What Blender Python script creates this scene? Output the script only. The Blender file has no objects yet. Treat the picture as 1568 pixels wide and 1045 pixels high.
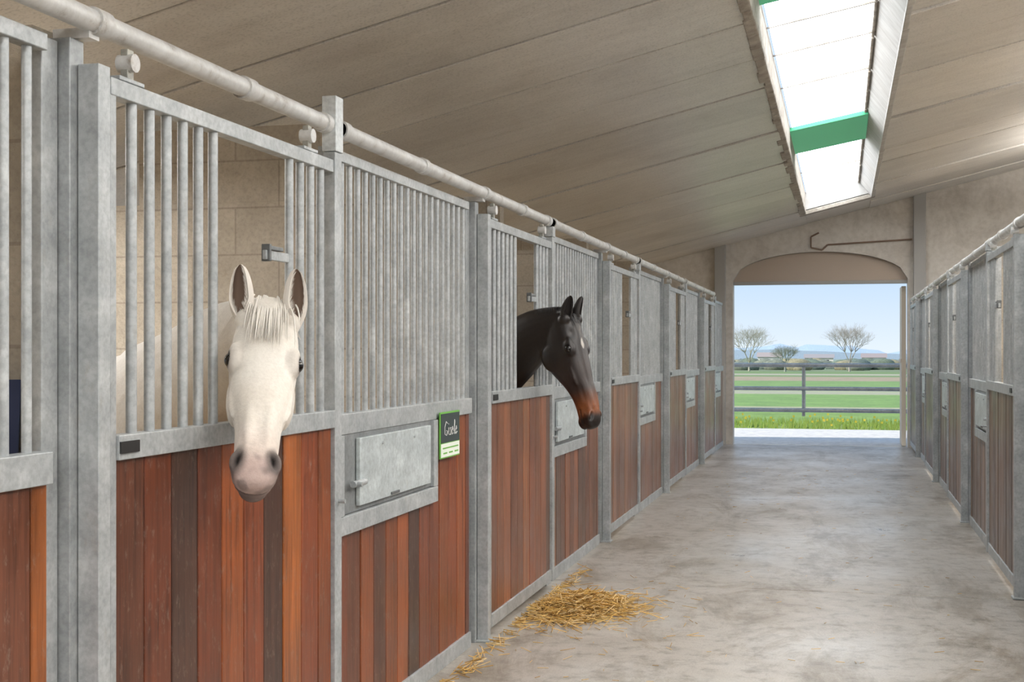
import bpy, bmesh, math, random
from mathutils import Vector, Matrix, noise
random.seed(7)
scene = bpy.context.scene
V = Vector

# ------------------------------------------------------------------ helpers
class MB:
    def __init__(s):
        s.v=[]; s.f=[]; s.m=[]; s.c=[]; s.s=[]
    def add(s, verts, faces, mat=0, col=(1,1,1), smooth=False):
        b=len(s.v); s.v.extend([tuple(p) for p in verts])
        for f in faces:
            s.f.append([b+i for i in f]); s.m.append(mat); s.c.append(col); s.s.append(smooth)
    def box(s,x0,x1,y0,y1,z0,z1,mat=0,col=(1,1,1)):
        if x0>x1:x0,x1=x1,x0
        if y0>y1:y0,y1=y1,y0
        vs=[(x0,y0,z0),(x1,y0,z0),(x1,y1,z0),(x0,y1,z0),(x0,y0,z1),(x1,y0,z1),(x1,y1,z1),(x0,y1,z1)]
        s.add(vs,[(0,3,2,1),(4,5,6,7),(0,1,5,4),(1,2,6,5),(2,3,7,6),(3,0,4,7)],mat,col)
    def cyl(s,p1,p2,r,seg=10,mat=0,col=(1,1,1),r2=None,cap=True):
        p1=V(p1);p2=V(p2); r2=r if r2 is None else r2
        a=(p2-p1).normalized()
        t=V((0,0,1)) if abs(a.z)<.9 else V((1,0,0))
        e=a.cross(t).normalized(); g=a.cross(e)
        vs=[]
        for p,rr in((p1,r),(p2,r2)):
            for i in range(seg):
                an=2*math.pi*i/seg
                vs.append(p+e*math.cos(an)*rr+g*math.sin(an)*rr)
        fs=[(i,(i+1)%seg,seg+(i+1)%seg,seg+i) for i in range(seg)]
        s.add(vs,fs,mat,col,True)
        if cap:
            s.add(vs,[list(range(seg))[::-1],list(range(seg,2*seg))],mat,col,False)
    def build(s,name,mats,parent=None,bevel=0,fixn=True):
        me=bpy.data.meshes.new(name)
        me.from_pydata(s.v,[],s.f)
        for m in mats: me.materials.append(m)
        ca=me.color_attributes.new('tint','FLOAT_COLOR','CORNER')
        buf=[]
        for p in me.polygons:
            p.material_index=s.m[p.index]; p.use_smooth=s.s[p.index]
            c=s.c[p.index]
            for _ in range(p.loop_total): buf.extend((c[0],c[1],c[2],1.0))
        ca.data.foreach_set('color',buf)
        me.update()
        ob=bpy.data.objects.new(name,me); scene.collection.objects.link(ob)
        if fixn:
            bm=bmesh.new(); bm.from_mesh(me); bmesh.ops.recalc_face_normals(bm,faces=bm.faces); bm.to_mesh(me); bm.free()
        if parent: ob.parent=parent
        if bevel:
            b=ob.modifiers.new('bevel','BEVEL'); b.width=bevel; b.segments=2; b.limit_method='ANGLE'; b.angle_limit=math.radians(50)
        return ob

def empty(name,loc=(0,0,0)):
    e=bpy.data.objects.new(name,None); scene.collection.objects.link(e); e.location=loc
    e.empty_display_size=.2
    return e
def parent_keep(ob,par):
    ob.parent=par; ob.matrix_parent_inverse=Matrix.Translation(par.location).inverted()

class Mat:
    def __init__(s,name):
        s.m=bpy.data.materials.new(name); s.m.use_nodes=True
        s.nt=s.m.node_tree; s.n=s.nt.nodes; s.l=s.nt.links
        s.b=s.n['Principled BSDF']; s.out=s.n['Material Output']
        s.tc=s.n.new('ShaderNodeTexCoord')
    def map(s,scale=(1,1,1),src='Object'):
        mp=s.n.new('ShaderNodeMapping'); mp.inputs['Scale'].default_value=scale
        s.l.new(s.tc.outputs[src],mp.inputs[0]); return mp.outputs[0]
    def noise(s,vec,scale,detail=4,rough=.55,dist=0):
        n=s.n.new('ShaderNodeTexNoise'); n.inputs['Scale'].default_value=scale
        n.inputs['Detail'].default_value=detail; n.inputs['Roughness'].default_value=rough
        n.inputs['Distortion'].default_value=dist
        s.l.new(vec,n.inputs['Vector']); return n.outputs['Fac']
    def ramp(s,fac,stops):
        r=s.n.new('ShaderNodeValToRGB'); e=r.color_ramp.elements
        while len(e)<len(stops): e.new(.5)
        for i,(p,c) in enumerate(stops):
            e[i].position=p; e[i].color=(c[0],c[1],c[2],1) if len(c)==3 else c
        s.l.new(fac,r.inputs[0]); return r.outputs[0]
    def mix(s,a,b,fac,mode='MIX'):
        m=s.n.new('ShaderNodeMix'); m.data_type='RGBA'; m.blend_type=mode
        for val,idx in((a,6),(b,7)):
            if isinstance(val,tuple): m.inputs[idx].default_value=(val[0],val[1],val[2],1)
            else: s.l.new(val,m.inputs[idx])
        if isinstance(fac,(int,float)): m.inputs[0].default_value=fac
        else: s.l.new(fac,m.inputs[0])
        return m.outputs[2]
    def attr(s):
        a=s.n.new('ShaderNodeAttribute'); a.attribute_name='tint'; return a.outputs['Color']
    def color(s,c):
        if isinstance(c,tuple): s.b.inputs['Base Color'].default_value=(c[0],c[1],c[2],1)
        else: s.l.new(c,s.b.inputs['Base Color'])
    def set(s,**k):
        for a,b in k.items():
            i=s.b.inputs[a.replace('_',' ')]
            if isinstance(b,(int,float)): i.default_value=b
            else: s.l.new(b,i)
    def bump(s,h,strength=.3,dist=.01):
        b=s.n.new('ShaderNodeBump'); b.inputs['Strength'].default_value=strength; b.inputs['Distance'].default_value=dist
        s.l.new(h,b.inputs['Height']); s.l.new(b.outputs[0],s.b.inputs['Normal'])

def simple(name,c,rough=.6,metal=0):
    m=Mat(name); m.color(c); m.set(Roughness=rough,Metallic=metal); return m.m

# galvanised steel
m=Mat('galvanised_steel'); v=m.map()
n1=m.noise(v,9,5,.6); n2=m.noise(v,60,3,.6); n3=m.noise(m.map((1,1,.35)),16,6,.75)
c=m.ramp(n1,[(.3,(.36,.38,.385)),(.55,(.46,.48,.485)),(.75,(.60,.62,.62))])
c=m.mix(c,m.ramp(n2,[(.35,(.68,.68,.68)),(.6,(1,1,1))]),.6,'MULTIPLY')
c=m.mix(c,(.33,.29,.23),m.ramp(n3,[(.60,(0,0,0)),(.75,(.55,.55,.55))]))
c=m.mix(c,m.attr(),1.0,'MULTIPLY')
m.color(c); m.set(Metallic=.3,Roughness=.46); m.bump(n2,.15,.003); GALV=m.m
m=Mat('aged_white_rail'); v=m.map()
n1=m.noise(v,14,6,.7)
m.color(m.ramp(n1,[(.28,(.32,.28,.24)),(.42,(.56,.55,.53)),(.65,(.70,.70,.69))])); m.set(Metallic=.15,Roughness=.5); m.bump(n1,.3,.004); RAIL=m.m
# wood
m=Mat('varnished_hardwood'); v=m.map((28,28,1.3)); g=m.noise(v,1.6,6,.65,.6)
v2=m.map((1,1,1)); n2=m.noise(v2,3.5,4,.6); n3=m.noise(m.map((6,6,3)),8,6,.75)
grain=m.ramp(g,[(.3,(.42,.38,.36)),(.5,(.95,.95,.95)),(.72,(1.4,1.35,1.3))])
c=m.mix(m.attr(),grain,.9,'MULTIPLY')
c=m.mix(c,m.ramp(n2,[(.3,(.70,.68,.66)),(.7,(1.2,1.2,1.2))]),.7,'MULTIPLY')
c=m.mix(c,(.30,.24,.19),m.ramp(n3,[(.56,(0,0,0)),(.74,(.5,.5,.5))]))
m.color(c); m.set(Roughness=m.ramp(n2,[(.3,(.30,.30,.30)),(.7,(.5,.5,.5))])); m.b.inputs['Coat Weight'].default_value=.12; m.b.inputs['Coat Roughness'].default_value=.3
m.bump(g,.25,.003); WOOD=m.m
# ceiling
m=Mat('ceiling_board'); v=m.map((1,1,1)); n1=m.noise(v,1.1,6,.7,.4); n2=m.noise(m.map((.6,5,1)),2.2,5,.6); n3=m.noise(v,70,2,.5)
c=m.ramp(n1,[(.25,(.54,.50,.455)),(.5,(.66,.625,.575)),(.75,(.74,.705,.655))])
c=m.mix(c,m.ramp(n2,[(.3,(.86,.85,.84)),(.6,(1,1,1))]),.7,'MULTIPLY')
c=m.mix(c,m.ramp(n3,[(.3,(.64,.64,.64)),(.5,(1,1,1))]),.65,'MULTIPLY')
c=m.mix(c,m.attr(),1.0,'MULTIPLY')
m.color(c); m.set(Roughness=.36); m.bump(n3,.25,.005); CEIL=m.m
# floor
m=Mat('concrete_floor'); v=m.map(); n1=m.noise(v,.7,6,.65,.3); n2=m.noise(v,9,6,.7); n3=m.noise(v,120,2,.5); n4=m.noise(m.map((1,.4,1)),2.3,7,.75,.5)
n5=m.noise(m.map((1.3,.5,1)),1.1,8,.8,.9)
c=m.ramp(n1,[(.25,(.30,.265,.225)),(.45,(.40,.365,.325)),(.7,(.48,.46,.43))])
c=m.mix(c,m.ramp(n2,[(.28,(.52,.50,.47)),(.5,(1,1,1)),(.8,(1.08,1.07,1.05))]),.9,'MULTIPLY')
c=m.mix(c,m.ramp(n4,[(.36,(.60,.56,.50)),(.50,(1,1,1))]),.85,'MULTIPLY')
c=m.mix(c,m.ramp(n5,[(.38,(.66,.60,.52)),(.47,(1,1,1))]),.8,'MULTIPLY')
c=m.mix(c,m.ramp(n3,[(.3,(.66,.66,.66)),(.5,(1,1,1))]),.65,'MULTIPLY')
m.color(c); m.set(Roughness=m.ramp(n1,[(.3,(.50,.50,.50)),(.7,(.27,.27,.27))])); m.bump(n2,.2,.006); FLOOR=m.m
# block wall
m=Mat('painted_block_wall')
sp=m.n.new('ShaderNodeSeparateXYZ'); m.l.new(m.tc.outputs['Object'],sp.inputs[0])
ad=m.n.new('ShaderNodeMath'); m.l.new(sp.outputs[0],ad.inputs[0]); m.l.new(sp.outputs[1],ad.inputs[1])
cb=m.n.new('ShaderNodeCombineXYZ'); m.l.new(ad.outputs[0],cb.inputs[0]); m.l.new(sp.outputs[2],cb.inputs[1])
br=m.n.new('ShaderNodeTexBrick'); m.l.new(cb.outputs[0],br.inputs['Vector'])
br.inputs['Color1'].default_value=(.50,.44,.355,1); br.inputs['Color2'].default_value=(.455,.40,.325,1); br.inputs['Mortar'].default_value=(.36,.31,.25,1)
br.inputs['Scale'].default_value=1; br.inputs['Brick Width'].default_value=.5; br.inputs['Row Height'].default_value=.25; br.inputs['Mortar Size'].default_value=.005
n1=m.noise(m.map(),3,6,.7); n2=m.noise(m.map(),45,4,.7)
c=m.mix(br.outputs[0],m.ramp(n1,[(.3,(.66,.64,.61)),(.6,(1,1,1))]),.7,'MULTIPLY')
c=m.mix(c,m.ramp(n2,[(.3,(.72,.72,.72)),(.55,(1,1,1))]),.7,'MULTIPLY')
m.color(c); m.set(Roughness=.8); m.bump(n2,.5,.01); BLOCK=m.m
# end wall plaster
m=Mat('gable_plaster'); v=m.map(); n1=m.noise(v,1.6,6,.7,.5); n2=m.noise(v,14,5,.6)
c=m.ramp(n1,[(.3,(.46,.42,.37)),(.5,(.61,.57,.515)),(.75,(.69,.65,.59))])
m.color(m.mix(c,m.ramp(n2,[(.3,(.8,.78,.75)),(.6,(1,1,1))]),.7,'MULTIPLY')); m.set(Roughness=.8); m.bump(n2,.3,.01); PLAST=m.m
COLM=simple('grey_concrete_column',(.36,.35,.33),.8)
DARK=simple('dark_gap',(.05,.045,.04),.9)
BLACK=simple('black_plastic',(.015,.015,.016),.4)
m=Mat('green_plastic_sheet'); m.color((.05,.36,.17)); m.set(Roughness=.4); m.b.inputs['Emission Color'].default_value=(.06,.42,.2,1); m.b.inputs['Emission Strength'].default_value=.35; GREEN=m.m  # faint glow of its own imitates daylight shining through the plastic
m=Mat('glowing_skylight_sheet'); n1=m.noise(m.map((1,.6,1)),2.0,5,.6)
m.color((.8,.85,.9)); m.set(Roughness=.3)
m.l.new(m.ramp(n1,[(.3,(.80,.90,1.0)),(.65,(1,1,1))]),m.b.inputs['Emission Color']); m.b.inputs['Emission Strength'].default_value=7.0; SKYL=m.m  # opaque sheet; its emission stands in for daylight coming through
m=Mat('rough_plaster_rim'); n1=m.noise(m.map(),7,6,.7); m.color(m.ramp(n1,[(.3,(.22,.19,.155)),(.6,(.42,.38,.33)),(.8,(.55,.51,.46))])); m.set(Roughness=.9); m.bump(n1,.8,.03); RIM=m.m
WHITE=simple('white_painted_board',(.80,.78,.74),.6)
m=Mat('aged_cream_reveal'); n1=m.noise(m.map((1,3,1)),3,6,.7); m.color(m.ramp(n1,[(.3,(.38,.36,.34)),(.6,(.52,.51,.49))])); m.set(Roughness=.8); REVEAL=m.m
m=Mat('straw'); m.color(m.attr()); m.set(Roughness=.6); STRAW=m.m
m=Mat('straw_bedding'); n1=m.noise(m.map(),30,5,.7); m.color(m.ramp(n1,[(.3,(.18,.11,.04)),(.6,(.45,.32,.13))])); m.set(Roughness=.9); BED=m.m
m=Mat('grass'); n1=m.noise(m.map(),.8,6,.75); n2=m.noise(m.map(),9,4,.7)
c=m.mix(m.attr(),m.ramp(n1,[(.3,(.65,.7,.6)),(.65,(1.2,1.15,1.0))]),.8,'MULTIPLY')
c=m.mix(c,m.ramp(n2,[(.3,(.6,.6,.6)),(.6,(1.1,1.1,1.1))]),.6,'MULTIPLY')
m.color(c); m.set(Roughness=.9); GRASS=m.m
m=Mat('paving'); n1=m.noise(m.map(),6,5,.7); m.color(m.ramp(n1,[(.3,(.50,.47,.43)),(.6,(.74,.70,.64))])); m.set(Roughness=.85); PAVE=m.m
m=Mat('foliage'); n1=m.noise(m.map(),4,5,.7); m.color(m.mix(m.attr(),m.ramp(n1,[(.3,(.5,.5,.5)),(.7,(1.3,1.3,1.3))]),.9,'MULTIPLY')); m.set(Roughness=.95); FOL=m.m

# ------------------------------------------------------------------ constants
XL,XR=-1.84,1.09
FL,FR=-1.75,1.0
YB=20.95
YF=-6.0
WL,WR=-5.5,4.8
def cz(x): return 3.61+.245*x
P=3.6
YL0=2.86
YR0=8.35

# ------------------------------------------------------------------ shell
mb=MB(); ys=[YF,-1.7,3.3,8.3,13.3,18.3,YB+.12]
for i in range(len(ys)-1):
    mb.box(XL-.0,XR+.0,ys[i]+.006,ys[i+1]-.006,-.1,0)
mb.build('floor',[FLOOR],bevel=.005)
mb=MB(); mb.box(WL,WR,YF,YB,-.16,-.102); mb.build('floor_subbase',[DARK])
mb=MB(); mb.box(WL,XL-.002,YF,YB,-.1,-.002); mb.box(XR+.002,WR,YF,YB,-.1,-.002); mb.build('floor_stall_bedding',[BED])

mb=MB()
SX0,SX1=-.52,.41
def slopebox(mb,x0,x1,y0,y1,o0,o1,mat=0,col=(1,1,1)):
    vs=[(x0,y0,cz(x0)+o0),(x1,y0,cz(x1)+o0),(x1,y1,cz(x1)+o0),(x0,y1,cz(x0)+o0),
        (x0,y0,cz(x0)+o1),(x1,y0,cz(x1)+o1),(x1,y1,cz(x1)+o1),(x0,y1,cz(x0)+o1)]
    mb.add(vs,[(0,3,2,1),(4,5,6,7),(0,1,5,4),(1,2,6,5),(2,3,7,6),(3,0,4,7)],mat,col)
y=YF; st=1.0
random.seed(8)
while y<YB-.01:
    y1=min(y+st,YB)
    for (a,b) in((WL,SX0),(SX1,WR)):
        f=random.uniform(.88,1.06); dz=random.uniform(-.014,.008)
        slopebox(mb,a,b,y+.013,y1-.013,dz,.06,0,(f,f,f))
    y=y1
slopebox(mb,SX0,SX1,19.45,YB-.01,0,.06)
y=YF+st
while y<YB-.2:
    for (a,b) in((WL,SX0-.03),(SX1+.02,WR)): slopebox(mb,a,b,y-.013,y+.013,.022,.05,0,(.12,.11,.10))
    y+=st
mb.build('ceiling',[CEIL],bevel=.006)
mb=MB()
slopebox(mb,WL-.3,SX0-.02,YF-.3,YB+.3,.065,.14); slopebox(mb,SX1+.02,WR+.3,YF-.3,YB+.3,.065,.14); slopebox(mb,SX0-.02,SX1+.02,19.5,YB+.3,.065,.14)
mb.build('roof_deck',[DARK])

# skylight
sk=empty('skylight',(0,6,3.9))
mb=MB()
gx0,gz0,gx1,gz1=-.5,cz(-.52)+.30,.23,cz(.41)+.22
mb.add([(gx0,YF,gz0),(gx1,YF,gz1),(gx1,19.45,gz1),(gx0,19.45,gz0)],[(0,1,2,3)])
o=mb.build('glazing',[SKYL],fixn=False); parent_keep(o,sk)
mb=MB()
def quad(a,b,c,d,mat=0): mb.add([a,b,c,d],[(0,1,2,3)],mat)
quad((SX1,YF,cz(SX1)-.01),(SX1,19.45,cz(SX1)-.01),(gx1,19.45,gz1+.01),(gx1,YF,gz1+.01))
quad((SX0,YF,cz(SX0)),(SX0,19.45,cz(SX0)),(SX0,19.45,gz0+.02),(SX0,YF,gz0+.02),1)
quad((SX0,19.45,cz(SX0)),(SX1,19.45,cz(SX1)),(gx1,19.45,gz1+.02),(SX0,19.45,gz0+.02),0)
o=mb.build('reveal',[REVEAL,RIM],fixn=False); parent_keep(o,sk)
mb=MB()
random.seed(3)
y=YF
while y<19.5:
    l=random.uniform(.12,.6); w=random.uniform(.03,.085); h=random.uniform(.02,.05)
    slopebox(mb,SX0-w,SX0+.015,y,min(y+l,19.6),-h*.5,.05)
    y+=l
y=YF
while y<19.5:
    l=random.uniform(.6,1.4)
    slopebox(mb,SX1-.01,SX1+random.uniform(.03,.05),y,min(y+l,19.6),-.015,.03,1)
    mb.box(gx1-.012,gx1+.012,y,min(y+l*.97,19.45),gz1-.02-random.uniform(0,.012),gz1)
    y+=l
slopebox(mb,SX0-.08,SX1+.05,19.42,19.55,-.02,.04)
o=mb.build('rough_rim',[RIM,REVEAL],bevel=.01); parent_keep(o,sk)
mb=MB()
def cross(y0,y1,t,mat):
    z0=gz0-t;z1=gz1-t
    mb.add([(SX0,y0,z0),(gx1+.03,y0,z1),(gx1+.03,y1,z1),(SX0,y1,z0),(SX0,y0,gz0-.004),(gx1,y0,gz1-.004),(gx1,y1,gz1-.004),(SX0,y1,gz0-.004)],
      [(0,3,2,1),(4,5,6,7),(0,1,5,4),(1,2,6,5),(2,3,7,6),(3,0,4,7)],mat)
for yy,w_ in ((-2.0,1.2),(2.8,1.2),(7.45,1.2),(13.7,1.6)): cross(yy,yy+w_,.04,0)
for yy in (10.3,11.6,9.4,17.2): cross(yy,yy+.02,.012,1)
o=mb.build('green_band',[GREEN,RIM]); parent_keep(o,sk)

def colwall(mb,xs,zb,zt,y0,y1,mat=0):
    for i in range(len(xs)-1):
        a,b=xs[i],xs[i+1]
        vs=[(a,y0,zb(a,0)),(b,y0,zb(b,1)),(b,y1,zb(b,1)),(a,y1,zb(a,0)),(a,y0,zt(a)),(b,y0,zt(b)),(b,y1,zt(b)),(a,y1,zt(a))]
        mb.add(vs,[(0,3,2,1),(4,5,6,7),(0,1,5,4),(1,2,6,5),(2,3,7,6),(3,0,4,7)],mat)
mb=MB()
OL,OR=-1.68,.98
top=lambda x:cz(x)+.05
colwall(mb,[WL,OL],lambda x,e:0,top,YB,YB+.3)
colwall(mb,[OR,WR],lambda x,e:0,top,YB,YB+.3)
N=24; cx=(OL+OR)/2; hw=(OR-OL)/2
xs=[OL+(OR-OL)*i/N for i in range(N+1)]
arch=lambda x,e:2.60+.44*math.sqrt(max(0,1-((x-cx)/hw)**2))
colwall(mb,xs,arch,top,YB,YB+.3)
mb.build('wall_back',[PLAST])
mb=MB(); colwall(mb,xs,lambda x,e:2.57,lambda x:arch(x,0)-.002,YB+.12,YB+.2)
mb.build('wall_arch_infill',[simple('brown_arch_board',(.44,.36,.29),.8)])
mb=MB(); mb.box(OL,OR,YB+.08,YB+.24,2.535,2.585); mb.build('trim_lintel',[COLM],bevel=.004)
mb=MB()
for a,b in((-1.96,-1.79),(1.06,1.24)):
    vs=[(a,YB-.12,0),(b,YB-.12,0),(b,YB,0),(a,YB,0),(a,YB-.12,cz(a)),(b,YB-.12,cz(b)),(b,YB,cz(b)),(a,YB,cz(a))]
    mb.add(vs,[(0,3,2,1),(4,5,6,7),(0,1,5,4),(1,2,6,5),(2,3,7,6),(3,0,4,7)])
mb.build('concrete_column',[COLM],bevel=.01)
mb=MB()
for a,b in (((-.47,YB-.03,3.27),(-.47,YB-.03,3.1)),((-.47,YB-.03,3.1),(-.3,YB-.03,3.06)),((-.3,YB-.03,3.06),(-.22,YB-.03,3.14)),((-.22,YB-.03,3.14),(1.04,YB-.03,3.2)),((-.47,YB-.03,3.27),(-.35,YB-.03,3.33))):
    mb.cyl(a,b,.014,6)
mb.build('conduit_pipe',[simple('rusty_conduit',(.2,.13,.09),.7)])
def sidewall(name,x0,x1,zt,zw0,zw1):
    mb=MB(); mb.box(x0,x1,YF,YB,0,zw0); mb.box(x0,x1,YF,YB,zw1,zt)
    y=YF
    while y<YB:
        mb.box(x0,x1,y,min(y+1.1,YB),zw0,zw1); y+=P*.93
    mb.build(name,[BLOCK])
sidewall('wall_left',WL-.2,WL,2.32,1.35,2.08)
sidewall('wall_right',WR,WR+.2,4.82,1.6,4.1)
mb=MB()
colwall(mb,[WL,-2.2],lambda x,e:0,top,YF-.2,YF); colwall(mb,[2.2,WR],lambda x,e:0,top,YF-.2,YF); colwall(mb,[-2.2,2.2],lambda x,e:3.0,top,YF-.2,YF)
mb.build('wall_front',[PLAST])
mb=MB()
for k in range(-2,5):
    Y0=YL0+P*k-.02
    if Y0<YF: continue
    mb.box(WL,XL-.06,Y0-.06,Y0+.06,-.1,2.28)
    mb.box(-3.7,-2.62,Y0-.06,Y0+.06,2.281,2.68)
mb.build('wall_stall_divider_left',[BLOCK])
mb=MB()
for k in range(-3,4):
    Y0=YR0+P*k-.02
    if Y0<YF: continue
    mb.box(XR+.06,WR,Y0-.06,Y0+.06,-.1,2.2)
mb.build('wall_stall_divider_right',[BLOCK])

# ------------------------------------------------------------------ stall fronts
PAL_L=[(.27,.068,.016),(.23,.052,.015),(.15,.036,.013),(.25,.062,.015),(.33,.095,.02),(.19,.044,.014),(.085,.037,.024),(.135,.042,.02)]
PAL_R=[(.20,.125,.08),(.16,.10,.07),(.24,.15,.10),(.13,.08,.055)]
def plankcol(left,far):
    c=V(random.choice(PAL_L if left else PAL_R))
    if left: c=c.lerp(V((.22,.125,.085)),min(.8,far))  # farther planks paler: weathering plus reflected sheen put into the tint
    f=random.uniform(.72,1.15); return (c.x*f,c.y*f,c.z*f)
random.seed(17)
def stall(side,X0,Y0,k,door_only=False,railz=2.30):
    left=side>0
    e=empty('horse_stall_front',(X0,Y0,0))
    S=MB(); W=MB(); R=MB(); H=MB()
    def B(mb,l0,l1,o0,o1,z0,z1,mat=0,col=(1,1,1)):
        mb.box(X0+side*o0,X0+side*o1,Y0+l0,Y0+l1,z0,z1,mat,col)
    def C(mb,a,b,r,seg=10,mat=0,col=(1,1,1)):
        mb.cyl((X0+side*a[1],Y0+a[0],a[2]),(X0+side*b[1],Y0+b[0],b[2]),r,seg,mat,col)
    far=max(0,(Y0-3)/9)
    B(S,-.03,.022,.032,.09,0,2.19)
    B(S,-.06,.0,-.045,.030,0,2.25,0,(.82,.82,.82))
    B(S,-.05,.04,-.06,.1,0,.012)
    B(S,-.13,-.065,-.04,.0,0,2.24,0,(.9,.9,.9))
    a,b=.03,1.56
    B(S,a,a+.03,.046,.084,.055,2.165,0,(.9,.9,.9))
    B(S,b-.065,b,.044,.09,.052,2.2)
    if left and k==0: B(S,b-.067,b+.004,.040,.094,2.202,2.40,0,(1.45,1.45,1.45))
    else: B(S,b-.067,b+.004,.040,.094,2.202,2.265,0,(1.2,1.2,1.2))
    B(S,a+.002,b-.067,.045,.086,2.125,2.17)
    B(S,a+.032,b-.067,.045,.092,1.215,1.278)
    B(S,a+.032,b-.067,.047,.086,.058,.125)
    for i in range(6): C(S,(.16+.09*i,.066,1.27),(.16+.09*i,.066,2.13),.0145)
    for i in range(4): C(S,(1.15+.088*i,.066,1.27),(1.15+.088*i,.066,2.13),.0145)
    B(S,.96,1.14,.058,.072,1.78,1.81); B(S,.98,1.08,.052,.078,1.812,1.825,0,(.5,.5,.5)); B(S,.97,.985,.05,.08,1.775,1.83,0,(.35,.35,.35))
    for l in (.14,1.30):
        B(S,l-.015,l+.015,.055,.077,2.172,2.26,0,(.8,.75,.65)); C(R,(l,.045,2.225),(l,.09,2.225),.024,12)
        B(S,l-.06,l+.06,.05,.082,2.172,2.184)
    B(H,.06,.15,.0925,.097,1.232,1.262,0)
    l=a+.03; w=.146
    while l<b-.08:
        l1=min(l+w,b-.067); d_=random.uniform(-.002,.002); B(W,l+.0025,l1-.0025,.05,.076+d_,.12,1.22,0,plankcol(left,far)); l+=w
    B(W,a+.03,b-.067,.052,.06,.121,1.215,0,(.02,.012,.008))
    C(S,(b-.03,.09,.95),(b-.03,.115,.95),.008,8)
    if not door_only:
        f0,f1=1.60,P-.135
        B(S,f0,f0+.045,-.02,.03,0,2.24)
        B(S,f0+.047,f1,-.02,.02,2.20,2.24)
        B(S,f0+.047,f1,-.02,.035,1.175,1.252)
        B(S,f0+.047,f1,-.02,.03,0,.075)
        n=int((f1-f0-.1)/.086)
        for i in range(n+1):
            l=f0+.09+i*.086
            if l<f1-.02: C(S,(l,.0,1.25),(l,.0,2.21),.0125)
        l=f0+.047
        while l<f1-.01:
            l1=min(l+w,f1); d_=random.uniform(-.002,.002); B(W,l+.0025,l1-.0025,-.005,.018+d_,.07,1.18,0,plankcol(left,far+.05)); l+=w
        B(W,f0+.047,f1,-.004,.004,.076,1.174,0,(.02,.012,.008))
        B(S,1.62,2.86,.022,.046,.80,.87); B(S,2.80,2.86,.022,.046,.872,1.174); B(S,1.655,1.70,.022,.046,.872,1.174)
        B(S,1.70,2.80,.021,.03,.872,1.174,0,(.6,.6,.6))
        B(S,1.85,2.74,.032,.05,.895,1.155,0,(1.25,1.3,1.3))
        for zz in(.985,): C(S,(1.76,.055,zz),(1.89,.055,zz),.013,8); C(S,(1.78,.05,zz),(1.78,.085,zz),.009,8)
        for ll in(2.1,2.5): C(S,(ll,.05,1.12),(ll,.056,1.12),.006,6)
        B(S,2.2,2.3,.0505,.056,.90,.912,0,(.3,.3,.3))
    r0=-1.98
    C(R,(r0,.055,railz),(1.52,.055,railz),.029,16)
    for l in(r0+.03,-1.0,.02,.85,1.48):
        C(R,(l-.03,.055,railz),(l+.03,.055,railz),.0355,16)
    B(R,-.025,.02,-.04,.06,2.255,railz-.02)
    ob=S.build('steel_frame',[GALV],bevel=.0025); parent_keep(ob,e)
    ob=W.build('wood_planks',[WOOD],bevel=.003); parent_keep(ob,e)
    ob=R.build('sliding_rail',[RAIL]); parent_keep(ob,e)
    ob=H.build('maker_plate',[BLACK]); parent_keep(ob,e)
    return e
for k in range(-1,5): stall(1,XL,YL0+P*k,k)
for k in range(-2,3): stall(-1,XR,YR0+P*k,k,railz=2.26)
stall(-1,XR,YR0+P*3,3,door_only=True,railz=2.26)

# name sign
sy=YL0+2.87
x=XL+.047
e=empty('name_sign',(x,sy,1.1))
mb=MB()
mb.box(x,x+.006,sy,sy+.31,.99,1.205,0); mb.box(x+.006,x+.008,sy+.008,sy+.302,1.062,1.197,1); mb.box(x+.006,x+.008,sy+.008,sy+.302,.996,1.058,2)
for i in range(3): mb.box(x+.0082,x+.009,sy+.04+i*.09,sy+.10+i*.09,1.010,1.017,0)
mb.box(x+.0082,x+.009,sy+.03,sy+.28,1.034,1.040,0)
o=mb.build('sign_board',[simple('sign_green',(.16,.44,.07),.5),simple('chalkboard',(.03,.045,.045),.5),simple('sign_white',(.78,.82,.74),.5)]); parent_keep(o,e)
strokes=[ [(.9,.85),(.5,1.0),(.1,.6),(.15,.1),(.6,0),(.9,.3),(.55,.35)], [(1.25,.55),(1.2,.1),(1.4,.0)], [(1.22,.78),(1.24,.82)],
 [(1.95,.5),(1.65,.5),(1.9,.25),(1.8,0),(1.5,.05)], [(2.15,.3),(2.5,.38),(2.35,.58),(2.12,.3),(2.25,0),(2.6,.1)],
 [(2.75,.2),(3.05,.9),(2.95,1.05),(2.85,.5),(2.95,.0),(3.15,.1)], [(3.25,.3),(3.6,.38),(3.45,.58),(3.22,.3),(3.35,0),(3.75,.15)] ]
mb=MB()
for st_ in strokes:
    pr=None
    for px,pz in st_:
        p=V((x+.009,sy+.055+px*.055,1.095+pz*.065))
        if pr is not None: mb.cyl(pr,p,.0018,5)
        pr=p
o=mb.build('chalk_writing',[simple('chalk',(.7,.7,.68),.9)],fixn=False); parent_keep(o,e)

# dark blue rug
mb=MB(); n=14
vs=[];fs=[]
for j in range(5):
    for i in range(n+1):
        xx=-2.5+i*.60/n; vs.append((xx,YL0-.14-.02*math.sin(i*1.7)-.01*j,1.42-.14*j))
for j in range(4):
    for i in range(n): a=j*(n+1)+i; fs.append((a,a+1,a+n+2,a+n+1))
mb.add(vs,fs,0,(1,1,1),True)
o=mb.build('horse_blanket',[simple('navy_cloth',(.015,.02,.05),.9)]); md=o.modifiers.new('s','SOLIDIFY'); md.thickness=.02

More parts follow.
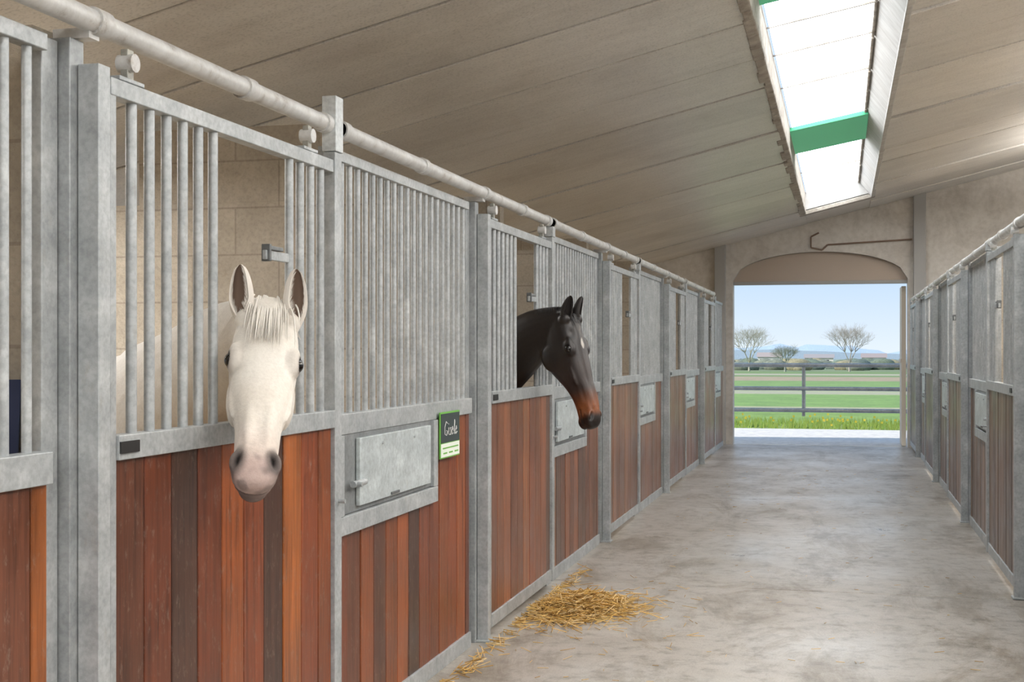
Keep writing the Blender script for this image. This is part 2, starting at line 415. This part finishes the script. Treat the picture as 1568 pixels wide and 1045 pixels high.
# ------------------------------------------------------------------ straw
random.seed(11); mb=MB()
def strand(cx,cy,z,l,r=.0022):
    a=random.uniform(0,math.pi); t=random.gauss(0,.25)
    dx,dy,dz=math.cos(a)*math.cos(t),math.sin(a)*math.cos(t),math.sin(t)
    p1=V((max(FL+.01,cx-dx*l/2),cy-dy*l/2,max(.004,z-dz*l/2))); p2=V((max(FL+.01,cx+dx*l/2),cy+dy*l/2,max(.004,z+dz*l/2)))
    b=random.uniform(.8,1.3); c=random.choice([(.56,.34,.09),(.64,.42,.14),(.42,.24,.06),(.68,.49,.24)])
    mb.cyl(p1,p2,r,4,0,tuple(q*b for q in c),cap=False)
for i in range(1900):
    x=random.gauss(0,.125); y=random.gauss(0,.20)
    px,py=-1.46+x+.12*y,7.35+y
    if px<FL+.03: px=FL+.03+abs(random.gauss(0,.03))
    h=.10*math.exp(-(x*x/.03+y*y/.08))
    strand(px,py,random.uniform(.004,h+.012),random.uniform(.05,.16))
for i in range(260):
    y=random.uniform(4.6,8.7); strand(FL+.03+abs(random.gauss(0,.04)),y,random.uniform(.004,.02),random.uniform(.04,.13))
for i in range(200):
    strand(-1.3+random.gauss(0,.25),7.3+random.gauss(0,.45),.005,random.uniform(.03,.1),.0016)
for i in range(160):
    strand(random.uniform(-1.5,.9),random.uniform(5,17),.004,random.uniform(.015,.05),.0014)
mb.build('straw_pile',[STRAW],fixn=False)

# ------------------------------------------------------------------ outside
def gz(y): return -.02-1.2*min(1,max(0,(y-40)/160))
mb=MB(); mb.box(-12,12,YB+.3,25.6,-.12,-.01); mb.build('paved_apron',[PAVE])
mb=MB()
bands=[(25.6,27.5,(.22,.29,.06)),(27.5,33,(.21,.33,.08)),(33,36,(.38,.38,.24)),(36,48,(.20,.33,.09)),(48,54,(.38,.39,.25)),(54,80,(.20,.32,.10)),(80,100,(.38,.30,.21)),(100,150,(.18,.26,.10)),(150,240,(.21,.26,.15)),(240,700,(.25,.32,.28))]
for a,b,c in bands:
    mb.add([(-a*1.5-60,a,gz(a)),(a*1.5+60,a,gz(a)),(b*1.5+60,b,gz(b)),(-b*1.5-60,b,gz(b))],[(0,1,2,3)],0,c)
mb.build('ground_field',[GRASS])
mb=MB(); random.seed(5)
for i in range(1500):
    x=random.uniform(-3.2,2.6); y=random.uniform(25.6,28); h=random.uniform(.05,.16)
    a=random.uniform(-.5,.5)
    c=random.choice([(.20,.32,.06),(.28,.38,.08),(.25,.33,.06)])
    mb.add([(x-.012,y,-.02),(x+.012,y,-.02),(x+a*.1,y+.02,h)],[(0,1,2)],0,c)
    if random.random()<.05:
        s=.02; mb.add([(x-s,y,h),(x+s,y,h),(x+s,y-.01,h+2*s),(x-s,y-.01,h+2*s)],[(0,1,2,3)],0,(.75,.62,.08))
mb.build('dandelion_grass_verge',[FOL],fixn=False)
mb=MB(); YG=22.2
for z in(1.25,.86,.50): mb.cyl((-2.3,YG,z),(1.12,YG,z),.034,12)
mb.cyl((-.62,YG+.03,.4),(-.62,YG+.03,1.27),.028,10); mb.cyl((-2.3,YG,0),(-2.3,YG,1.35),.04,10)
mb.box(1.02,1.10,YG-.3,YG-.22,0,1.36)
for z in(1.25,.86,.5): mb.cyl((1.06,YG-.26,z),(1.06,YG,z),.045,10)
mb.build('paddock_gate',[GALV])
mb=MB(); mb.box(.90,.97,YB+.32,YB+.95,0,2.5); mb.box(.885,.90,YB+.34,YB+.9,1.3,1.36)
mb.build('door_outer_leaf',[simple('cream_door',(.70,.60,.48),.7)],bevel=.01)
mb=MB()
for x in range(-13,14,4):
    mb.cyl((x+.1,33,-.02),(x+.1,33,1.0),.03,8)
for z in(.45,.9): mb.box(-12.9,11.1,32.985,33.015,z-.018,z+.018)
mb.build('paddock_fence',[simple('weathered_fence',(.50,.48,.43),.8)])
def blob(mb,c,r,col,seed):
    bm=bmesh.new(); bmesh.ops.create_icosphere(bm,subdivisions=2,radius=1)
    vs=[]
    for v_ in bm.verts:
        p=v_.co.copy(); f=1+.35*noise.noise(p*2.3+V((seed,0,0)))
        vs.append((c[0]+p.x*r[0]*f,c[1]+p.y*r[1]*f,c[2]+p.z*r[2]*f))
    fs=[[q.index for q in f.verts] for f in bm.faces]; bm.free(); mb.add(vs,fs,0,col,True)
mb=MB(); random.seed(21)
for i in range(150):
    y=random.uniform(160,230); x=random.uniform(-28,18)
    r=random.uniform(.4,1.0)
    blob(mb,(x,y,gz(y)+r*.6),(r*1.8,r,r),random.choice([(.17,.21,.15),(.22,.24,.18),(.27,.26,.21),(.15,.19,.16),(.32,.29,.18)]),i*3.1)
mb.build('hedgerow',[FOL])
mb=MB()
xs=[-160+i*4 for i in range(80)]
for Y,hh,col in((420,3.0,(.30,.37,.40)),(600,7.0,(.42,.53,.63))):  # blue-grey distance haze is put into the ridge colours
    vs=[];fs=[]
    for i,x in enumerate(xs):
        h=hh*(.6+.5*noise.noise(V((x*.02,Y,0)))+.25*noise.noise(V((x*.12,Y,2))))
        vs+= [(x,Y,-1.4),(x,Y+20,-1.4+h+.6)]
    for i in range(len(xs)-1): fs.append((2*i,2*i+2,2*i+3,2*i+1))
    mb.add(vs,fs,0,col,True)
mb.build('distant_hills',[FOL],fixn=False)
def tree(name,x,y,H,R,col,seed):
    random.seed(seed); mb=MB(); base=V((x,y,gz(y)))
    def br(p,d,l,r,dep):
        q=p+d*l; mb.cyl(p,q,r,4,0,col,r2=r*.65,cap=False)
        if dep==0: return
        for i in range(4 if dep>2 else 3):
            nd=(d+V((random.uniform(-.75,.75),random.uniform(-.75,.75),random.uniform(-.3,.55)))).normalized()
            br(q,nd,l*random.uniform(.62,.85),r*.52,dep-1)
    br(base,V((0,0,1)),H*.20,.13,0)
    for i in range(5):
        a=i*1.26; br(base+V((0,0,H*.18)),V((math.cos(a)*.5,math.sin(a)*.5,1.0)).normalized(),H*.25,.065,5)
    mb.build(name,[FOL],fixn=False)
tree('bare_tree',.8,150,5.4,2.3,(.46,.41,.36),4)
tree('bare_tree',-10.2,150,5.2,2.3,(.44,.42,.33),9)
tree('bare_tree',-6.0,145,3.0,2.3,(.32,.34,.28),12)
def house(x,y,w,h,col,roof):
    mb=MB(); z=gz(y); mb.box(x-w/2,x+w/2,y,y+4,z,z+h,0)
    mb.add([(x-w/2-.2,y-.2,z+h),(x+w/2+.2,y-.2,z+h),(x+w/2+.2,y+2,z+h*1.5),(x-w/2-.2,y+2,z+h*1.5),(x-w/2-.2,y+4.2,z+h),(x+w/2+.2,y+4.2,z+h)],[(0,1,2,3),(3,2,5,4),(0,3,4),(1,5,2)],1)
    for i in range(3): mb.box(x-w/2+.4+i*w/3,x-w/2+.9+i*w/3,y-.03,y,z+h*.35,z+h*.75,2)
    mb.build('farmhouse',[simple('house_wall',col,.8),simple('house_roof',roof,.8),BLACK])
house(-12.5,235,4,1.6,(.7,.68,.62),(.38,.32,.29)); house(5.4,235,4,1.5,(.6,.57,.53),(.35,.29,.27)); house(-4,240,5,1.4,(.7,.67,.6),(.34,.31,.30))

# ------------------------------------------------------------------ horses
def ringpts(c,side,up,w,u,d,ex=2.2,n=22):
    out=[]
    for i in range(n):
        a=2*math.pi*i/n; ca,sa=math.cos(a),math.sin(a)
        x=math.copysign(abs(ca)**(2/ex),ca)*w; y=math.copysign(abs(sa)**(2/ex),sa)*(u if sa>0 else d)
        out.append(c+side*x+up*y)
    return out
def loft(mb,rings):
    n=len(rings[0]); vs=[p for r in rings for p in r]; fs=[]
    for k in range(len(rings)-1):
        for i in range(n): fs.append((k*n+i,k*n+(i+1)%n,(k+1)*n+(i+1)%n,(k+1)*n+i))
    fs.append(list(range(n))[::-1]); fs.append([ (len(rings)-1)*n+i for i in range(n)])
    mb.add(vs,fs,0,(1,1,1),True)
def ellip(mb,c,ax,r,nu=14,nv=9):
    vs=[];fs=[]
    for j in range(1,nv):
        ph=math.pi*j/nv
        for i in range(nu):
            th=2*math.pi*i/nu
            vs.append(c+ax[0]*(math.sin(ph)*math.cos(th)*r[0])+ax[1]*(math.sin(ph)*math.sin(th)*r[1])+ax[2]*(math.cos(ph)*r[2]))
    for j in range(nv-2):
        for i in range(nu): fs.append((j*nu+i,j*nu+(i+1)%nu,(j+1)*nu+(i+1)%nu,(j+1)*nu+i))
    a=len(vs); vs.append(c+ax[2]*r[2]); vs.append(c-ax[2]*r[2])
    for i in range(nu):
        fs.append((a,(i+1)%nu,i)); fs.append((a+1,(nv-2)*nu+i,(nv-2)*nu+(i+1)%nu))
    mb.add(vs,fs,0,(1,1,1),True)
def catmull(pts,n):
    out=[]
    for i in range(len(pts)-1):
        p0=pts[max(i-1,0)];p1=pts[i];p2=pts[i+1];p3=pts[min(i+2,len(pts)-1)]
        for k in range(n):
            t=k/n; out.append([.5*(2*b+(c-a)*t+(2*a-5*b+4*c-d)*t*t+(3*b-a-3*c+d)*t**3) for a,b,c,d in zip(p0,p1,p2,p3)])
    out.append(list(pts[-1])); return out

HEAD=[ # s,w,up,dn
(-.05,.070,.055,.070),(0,.086,.078,.100),(.05,.092,.086,.135),(.11,.092,.085,.165),(.17,.091,.078,.178),(.23,.086,.072,.168),
(.29,.078,.067,.137),(.35,.069,.062,.104),(.41,.062,.058,.082),(.46,.058,.053,.073),(.51,.058,.049,.072),(.55,.060,.043,.074),(.585,.054,.032,.070),(.61,.036,.012,.05),(.618,.015,.0,.03)]

def horse(name,O,h,a,roll,neckpts,bodystart,bodydir,colf,mats,ear_out,ear_fwd,hs,whz=1.5,earx=.072,earl=.172,ears0=0.0,earu=.055,sa=1.0,poll=False,earr=.037):
    hv=V((h[0],h[1],0)).normalized(); up=V((0,0,1))
    A=hv*math.sin(a)-up*math.cos(a); D=hv*math.cos(a)+up*math.sin(a)
    M=Matrix.Rotation(roll,3,hv); A=M@A; D=M@D; S=A.cross(D).normalized()
    O=V(O)
    L=lambda s,x,u: O+(A*(s*sa)+S*x+D*u)*hs
    def EL(c,r): ellip(mb,c,(A,S,D),tuple(q*hs for q in r))
    mb=MB()
    rows=catmull(HEAD,3)
    loft(mb,[ringpts(L(r[0],0,0),S,D,max(r[1],.01)*hs,max(r[2],.004)*hs,max(r[3],.01)*hs,2.35) for r in rows])
    for sg in(-1,1):
        EL(L(.160,sg*.073,.034),(.056,.029,.034))
        EL(L(.140,sg*.077,.050),(.040,.019,.016))
        EL(L(.27,sg*.067,.006),(.105,.019,.016))
        EL(L(.17,sg*.061,-.095),(.088,.033,.078))
        EL(L(.548,sg*.043,.010),(.034,.023,.030))
        EL(L(-.005,sg*.062,.050),(.035,.030,.035))
        EL(L(.40,sg*.024,.042),(.13,.018,.018))
    if poll: EL(L(-.02,0,.078),(.06,.062,.030))
    EL(L(.568,0,-.064),(.040,.038,.024))
    EL(L(.602,0,-.010),(.018,.040,.030))
    npts=[(O.x,O.y,O.z,.085,.105)]+neckpts
    rows=catmull([tuple(p) for p in npts],5); rings=[]
    for i,r in enumerate(rows):
        c=V(r[:3]); nx=V(rows[min(i+1,len(rows)-1)][:3])-V(rows[max(i-1,0)][:3]); t=nx.normalized()
        sd=t.cross(up).normalized(); u2=sd.cross(t).normalized()
        rings.append(ringpts(c,sd,u2,r[3],r[4],r[4],2.0))
    loft(mb,rings)
    crest=[(V(r[:3])+up*r[4]*.97) for r in rows]
    b=V((bodydir[0],bodydir[1],0)).normalized(); bs=V((bodystart[0],bodystart[1],0)); sd=b.cross(up).normalized()
    k=whz/1.5
    body=[(-.02,1.08,.10,.13),(.06,1.08,.19,.24),(.22,1.12,.25,.33),(.45,1.13,.27,.37),(.8,1.12,.295,.35),(1.15,1.13,.30,.33),(1.45,1.16,.29,.33),(1.7,1.17,.25,.30),(1.88,1.14,.17,.23),(1.95,1.12,.08,.13)]
    rows=catmull(body,3)
    loft(mb,[ringpts(bs+b*r[0]+up*r[1]*k,sd,up,max(.02,r[2]),max(.02,r[3]*k),max(.02,r[3]*k),2.2) for r in rows])
    ellip(mb,bs+b*.40+up*1.36*k,(b,sd,up),(.22,.09,.14))
    def leg(pts):
        rows=catmull(pts,4); rings=[]
        for i,r in enumerate(rows):
            rings.append(ringpts(bs+b*r[0]+sd*r[1]+up*r[2],b,sd,r[3]*1.15,r[3],r[3],2.0,14))
        loft(mb,rings)
    for sg in(-1,1):
        leg([(.30,sg*.15,1.05,.13),(.27,sg*.16,.82,.088),(.26,sg*.155,.62,.062),(.25,sg*.15,.50,.056),(.26,sg*.15,.42,.042),(.26,sg*.15,.28,.034),(.26,sg*.15,.16,.042),(.23,sg*.15,.09,.036),(.20,sg*.15,.055,.05),(.19,sg*.15,.0,.06)])
        leg([(1.55,sg*.15,1.05,.19),(1.45,sg*.17,.86,.14),(1.60,sg*.16,.68,.085),(1.76,sg*.15,.56,.058),(1.77,sg*.15,.46,.046),(1.73,sg*.15,.28,.036),(1.71,sg*.15,.17,.043),(1.67,sg*.15,.09,.037),(1.64,sg*.15,.055,.052),(1.63,sg*.15,.0,.062)])
    tp=[(1.90,1.32,.05),(2.0,1.2,.06),(2.03,.9,.085),(2.0,.6,.07),(1.98,.42,.02)]
    rings=[]
    for r in catmull(tp,4): rings.append(ringpts(bs+b*r[0]+up*r[1]*k,b,sd,r[2]*.7,r[2],r[2],2,12))
    loft(mb,rings)
    tmp=mb.build('tmp',[mats[0]])
    md=tmp.modifiers.new('r','REMESH'); md.mode='VOXEL'; md.voxel_size=.0055
    md=tmp.modifiers.new('s','SMOOTH'); md.factor=.5; md.iterations=9
    bpy.context.view_layer.update()
    dg=bpy.context.evaluated_depsgraph_get()
    me=bpy.data.meshes.new_from_object(tmp.evaluated_get(dg))
    bpy.data.objects.remove(tmp)
    me.materials.clear(); me.materials.append(mats[0])
    for ca in list(me.color_attributes): me.color_attributes.remove(ca)
    nor=[v_.normal.copy() for v_ in me.vertices]; buf=[]
    def gs(d2): return math.exp(-d2)
    for i,v_ in enumerate(me.vertices):
        q=(v_.co-O)/hs
        near=q.length<.8
        s,x,u=q.dot(A)/sa,q.dot(S),q.dot(D); ax=abs(x); dk=0
        if near and s>-.1:
            dsp=0
            dn=math.sqrt(((s-.553-(ax-.045)*.5)/.027)**2+((ax-.045)/.0155)**2+((u-.022)/.028)**2)
            if dn<1:
                dsp+=.024*(1-dn*dn); dk=max(dk,min(1,(1-dn)*3))
            ml=abs(u+.040-(.6-s)*.12)
            if s>.50 and ml<.008:
                dsp+=.007*(1-ml/.008); dk=max(dk,.6*(1-ml/.008))
            dsp+=.009*gs(((s-.085)/.028)**2+((ax-.058)/.018)**2+((u-.075)/.03)**2)
            dsp+=.007*gs(((s-.36)/.07)**2+((ax-.062)/.02)**2+((u+.022)/.022)**2)
            dsp+=.006*gs(((s-.42)/.07)**2+((ax-.052)/.02)**2+((u-.022)/.016)**2)
            dsp+=.005*gs(((s-.505)/.025)**2+((ax-.055)/.02)**2+((u-.005)/.02)**2)
            dsp+=.005*gs(((s-.215)/.018)**2+((ax-.085)/.03)**2+((u-.03)/.03)**2)
            wv=-(ax-.100)*.42+(u-.042)*.9
            de=math.sqrt(((s-.165)/.027)**2+(wv/.0155)**2)
            if de<1.0 and ax>.06 and u>-.01:
                dsp+=.012*(1-de*de)
            if ax>.06 and u>-.02 and de<1.7: dk=max(dk,min(1,max(0,(1.3-de)*2.5)))
            v_.co-=nor[i]*dsp*hs
        c=colf(s,x,u,near,v_.co)
        c=tuple(c[j]*(1-dk)+(.014,.011,.010)[j]*dk for j in range(3)); buf.extend((*c,1))
    ca=me.color_attributes.new('tint','FLOAT_COLOR','POINT'); ca.data.foreach_set('color',buf)
    for p in me.polygons: p.use_smooth=True
    me.update()
    e=empty(name,(bs.x+b.x,bs.y+b.y,0))
    ob=bpy.data.objects.new('body_and_head',me); scene.collection.objects.link(ob); parent_keep(ob,e)
    for sg,nm in((-1,'eye_left'),(1,'eye_right')):
        mb=MB(); ellip(mb,L(.165,sg*.0845,.037),(A,S,D),(.0245*hs,.0215*hs,.0205*hs),22,14); o=mb.build(nm,[EYE]); parent_keep(o,e)
    for sg,nm in((-1,'ear_left'),(1,'ear_right')):
        base=L(ears0,sg*earx,earu)
        ed=(up*1.0+S*sg*ear_out+hv*ear_fwd).normalized()
        f=(hv+S*sg*.45); f=(f-ed*f.dot(ed)).normalized(); w_=ed.cross(f).normalized()
        mb=MB(); NT=18; NA=16
        outer=[];inner=[]
        for i in range(NT+1):
            t=i/NT
            r=.017+(earr-.017)*math.sin(min(1,t/.42)*math.pi/2) if t<.42 else earr*math.sqrt(max(0,1-((t-.42)/.585)**1.7))
            r=max(.001,r)*hs
            c=base+ed*(-.035+earl*t)*hs-f*(.008*math.sin(t*math.pi)) + (-S*sg)*(.016*t*t)
            ro=[];ri=[]
            gap=.95-.85*max(0,1-t*2.4)
            th=.80
            for j in range(NA+1):
                an=-math.pi*.5-(math.pi-gap)+ (2*(math.pi-gap))*j/NA
                ro.append(c+w_*math.cos(an)*r+f*(math.sin(an)*r*.8))
                ri.append(c+w_*math.cos(an)*r*th+f*(math.sin(an)*r*.8*th-.001))
            outer.append(ro);inner.append(ri)
        n=NA+1
        vo=[p for r in outer for p in r]; vi=[p for r in inner for p in r]
        fs=[(i*n+j,i*n+j+1,(i+1)*n+j+1,(i+1)*n+j) for i in range(NT) for j in range(NA)]
        mb.add(vo,fs,0,(1,1,1),True); mb.add(vi,fs,1,(1,1,1),True)
        off=len(vo); ef=[]
        for i in range(NT):
            for j in(0,NA): ef.append((i*n+j,(i+1)*n+j,off+(i+1)*n+j,off+i*n+j))
        mb.add(vo+vi,ef,0,(1,1,1),True)
        for q_ in range(420):
            i=random.randint(2,NT-3); j=random.choice((0,NA,0,NA,1,NA-1,2,NA-2)); p=inner[i][j].lerp(inner[i+1][j],random.random())
            ctr=(inner[i][0]+inner[i][NA])*.5
            d=(ed*1.3+(ctr-p).normalized()*random.uniform(.2,.6)+f*.15).normalized()
            mb.cyl(p,p+d*random.uniform(.008,.022),.0008,3,0,(1,1,1),r2=.0002,cap=False)
        o=mb.build(nm,[mats[1],mats[2]],fixn=False); parent_keep(o,e)
    mb=MB()
    def lock(p,d1,grav,l,r,k_=.35):
        pr=p; d=d1.normalized(); nseg=6
        for i in range(nseg):
            d=(d+grav*k_).normalized(); q=pr+d*l/nseg
            mb.cyl(pr,q,r*(1-i/nseg*.8),4,0,(1,1,1),r2=r*(1-(i+1)/nseg*.8),cap=False); pr=q
    return e,L,A,D,S,crest,lock,mb,hv,ob

m=Mat('white_horse_coat'); n1=m.noise(m.map(),90,4,.7); n2=m.noise(m.map(),5,4,.6)
c=m.mix(m.attr(),m.ramp(n2,[(.3,(.86,.83,.80)),(.6,(1,1,1))]),.8,'MULTIPLY')
c=m.mix(c,m.ramp(n1,[(.3,(.84,.83,.82)),(.6,(1,1,1))]),.6,'MULTIPLY')
m.color(c); m.set(Roughness=.8); m.b.inputs['Specular IOR Level'].default_value=.2; m.bump(n1,.35,.004); WCOAT=m.m
m=Mat('dark_bay_coat'); n1=m.noise(m.map(),90,4,.7); c=m.mix(m.attr(),m.ramp(n1,[(.3,(.7,.7,.7)),(.6,(1.1,1.1,1.1))]),.6,'MULTIPLY')
m.color(c); m.set(Roughness=.42); m.bump(n1,.2,.003); BCOAT=m.m
EYE=simple('horse_eye',(.008,.006,.005),.06)
def sm(a,b,x):
    t=min(1,max(0,(x-a)/(b-a))); return t*t*(3-2*t)
def mixc(a,b,t): return tuple(a[i]*(1-t)+b[i]*t for i in range(3))
def wcol(s,x,u,near,co):
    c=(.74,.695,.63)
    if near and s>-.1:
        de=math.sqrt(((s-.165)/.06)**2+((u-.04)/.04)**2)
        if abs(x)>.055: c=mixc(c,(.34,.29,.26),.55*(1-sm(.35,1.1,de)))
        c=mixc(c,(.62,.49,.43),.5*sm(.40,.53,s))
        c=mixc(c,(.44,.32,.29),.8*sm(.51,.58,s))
        dn=math.sqrt(((s-.553)/.048)**2+((abs(x)-.045)/.03)**2+((u-.018)/.05)**2)
        c=mixc(c,(.10,.085,.08),.85*(1-sm(.5,1.15,dn)))
        nz=noise.noise(V((s*30,x*30,u*30)))
        if s>.5: c=mixc(c,(.13,.11,.105),.5*sm(-.05,.25,nz)*sm(.5,.56,s))
        if s>.5: c=mixc(c,(.14,.11,.10),.75*(1-sm(-.06,-.03,u))*sm(.53,.58,s))
    else:
        c=(.88,.85,.80)
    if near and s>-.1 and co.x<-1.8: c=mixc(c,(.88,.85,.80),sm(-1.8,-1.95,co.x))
    if co.z<.09: c=(.15,.13,.11)
    return c
def bcol(s,x,u,near,co):
    c=(.017,.0125,.011)
    if near and s>-.1:
        c=mixc(c,(.21,.062,.016),.95*sm(.38,.48,s)*(1-sm(.52,.565,s)))
        c=mixc(c,(.05,.02,.01),.3*sm(.15,.3,s)*(1-sm(.45,.5,s)))
        if s<.3 and u>.03:
            d=math.sqrt(((s-.15)/.035)**2+(x/.014)**2)+.25*noise.noise(V((s*60,x*60,u*60)))
            c=mixc(c,(.45,.42,.38),1-sm(.6,1.1,d))
    return c
h=(.4225,-.9064,0); a=math.radians(51); rl=math.radians(-5); HS=1.07; SA=.95
hv=V(h); A0=hv*math.sin(a)-V((0,0,1))*math.cos(a); D0=hv*math.cos(a)+V((0,0,1))*math.sin(a)
M0=Matrix.Rotation(rl,3,hv); A0=M0@A0; D0=M0@D0
EM=V((-1.620,3.485,1.452))
O=EM-A0*.165*HS*SA-D0*.034*HS
EARIN=simple('ear_inner_white',(.22,.15,.11),.9)
EAROUT=simple('ear_outer_white',(.68,.63,.57),.8)
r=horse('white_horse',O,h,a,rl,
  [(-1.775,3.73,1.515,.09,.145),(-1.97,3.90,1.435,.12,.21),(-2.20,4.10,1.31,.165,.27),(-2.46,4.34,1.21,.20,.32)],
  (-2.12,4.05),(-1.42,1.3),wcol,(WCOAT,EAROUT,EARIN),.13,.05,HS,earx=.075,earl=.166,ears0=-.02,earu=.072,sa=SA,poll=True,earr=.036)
e,L,A,D,S,crest,lock,mb,hvv,ob=r
HAIRW=simple('white_hair',(.72,.675,.61),.8)
random.seed(2)
for i in range(90):
    x=random.gauss(0,.020); p=L(random.uniform(-.07,-.02),x,.098)
    lock(p,A*.8+D*.30+S*random.gauss(x*5,.10),(A-D*.20),random.uniform(.08,.19),.0034,.45)
for i in range(240):
    x=random.gauss(0,.022); p=L(random.uniform(-.06,.01),x,.098)
    lock(p,A+D*.15+S*random.gauss(x*6,.14),(A-D*.18),random.uniform(.06,.18),.0014,.5)
for i in range(220):
    j=random.randrange(2,len(crest)-6); p=crest[j].lerp(crest[j+1],random.random())
    lock(p+V((0,0,-.015)),V((.5,.6,.3)),V((.0,.1,-1)),random.uniform(.10,.2),.003)
o=mb.build('forelock_and_mane',[HAIRW],fixn=False); parent_keep(o,e)
r=horse('dark_bay_horse',(-1.575,7.47,1.65),(.918,-.396,0),math.radians(20),0,
  [(-1.74,7.52,1.59,.085,.15),(-1.92,7.60,1.475,.11,.20),(-2.18,7.72,1.32,.16,.26),(-2.48,7.84,1.2,.20,.30)],
  (-2.23,7.77),(-1.5,.62),bcol,(BCOAT,simple('ear_outer_dark',(.018,.014,.012),.6),simple('ear_inner_dark',(.035,.028,.025),.9)),.12,.25,1.04,earx=.055)
e,L,A,D,S,crest,lock,mb,hvv,ob=r
HAIRB=simple('black_hair',(.010,.008,.008),.45)
for i in range(60):
    x=random.gauss(0,.015); p=L(random.uniform(-.03,.01),x,.08); lock(p,A+D*.3+S*x*6,(A-D*.1),random.uniform(.04,.08),.002,.5)
for i in range(400):
    j=random.randrange(len(crest)-5); p=crest[j].lerp(crest[j+1],random.random())
    lock(p+V((0,0,-.012)),V((.1,random.choice((-1,1))*.5,.5)),V((0,0,-1)),random.uniform(.05,.09),.003)
o=mb.build('forelock_and_mane',[HAIRB],fixn=False); parent_keep(o,e)

# ------------------------------------------------------------------ added fill lamps
def fill_lamp(x,y,power,drop=.16,upf=0.0,size=1.3,wd=.14):  # made-up fixture, added to brighten aisle, ceiling and stalls
    z=cz(x)-drop
    e=empty('added_fill_lamp',(x,y,z))
    mb=MB(); mb.box(x-wd/2,x+wd/2,y-size/2,y+size/2,z+.03,z+.09)
    for s in(-.3,.3): mb.cyl((x,y+s*size,z+.09),(x,y+s*size,cz(x)),.006,6)
    o=mb.build('housing',[WHITE],bevel=.01); parent_keep(o,e)
    for nm,dz,pw,fl in(('fill_downlight',.02,power,0),('fill_uplight',.10,power*upf,1)):
        if pw<=0: continue
        ld=bpy.data.lights.new(nm,'AREA'); ld.shape='RECTANGLE'; ld.size=wd; ld.size_y=size; ld.energy=pw; ld.color=(1,.98,.955)
        lo=bpy.data.objects.new(nm,ld); scene.collection.objects.link(lo); lo.location=(x,y,z+dz)
        if fl: lo.rotation_euler=(math.pi,0,0)
        parent_keep(lo,e)
for yy in(-3.5,0.0,3.2,6.4): fill_lamp(1.35,yy,50,.7,1.5,2.0,.4)
for yy in(-3,0.5): fill_lamp(-1.2,yy,28,.4,.3)
for yy,pw in((1.5,85),(6.5,95),(11.5,115),(16.5,135)): fill_lamp(3.4,yy,pw,.8,1.9,2.6,.4)
for k in range(-1,5): fill_lamp(-4.2,YL0+P*k+1.9,85 if k==0 else 55)

sd=bpy.data.lights.new('sun','SUN'); sd.energy=5.0; sd.angle=math.radians(1); sd.color=(1,.95,.86)
so=bpy.data.objects.new('sun',sd); scene.collection.objects.link(so); so.rotation_euler=V((.75,.42,-.62)).to_track_quat('-Z','Y').to_euler()

w=bpy.data.worlds.new('sky'); scene.world=w; w.use_nodes=True; nt=w.node_tree
tc=nt.nodes.new('ShaderNodeTexCoord'); sp=nt.nodes.new('ShaderNodeSeparateXYZ'); nt.links.new(tc.outputs['Generated'],sp.inputs[0])
rp=nt.nodes.new('ShaderNodeValToRGB'); nt.links.new(sp.outputs[2],rp.inputs[0])
el=rp.color_ramp.elements; el[0].position=0; el[0].color=(.72,.81,.89,1); el[1].position=1; el[1].color=(.25,.45,.85,1)
q=el.new(.055); q.color=(.52,.68,.88,1); q=el.new(.3); q.color=(.58,.72,.92,1)
nt.links.new(rp.outputs[0],nt.nodes['Background'].inputs[0]); nt.nodes['Background'].inputs[1].default_value=1.15

# ------------------------------------------------------------------ camera
cd=bpy.data.cameras.new('camera'); cam=bpy.data.objects.new('camera',cd); scene.collection.objects.link(cam)
cd.sensor_width=36; cd.lens=45.92; cd.shift_y=17/1800
cam.location=(0,0,1.49); cam.rotation_euler=(math.pi/2,0,math.radians(14.18)); cd.clip_end=2000; cd.clip_start=.05
scene.camera=cam
scene.view_settings.view_transform='Standard'
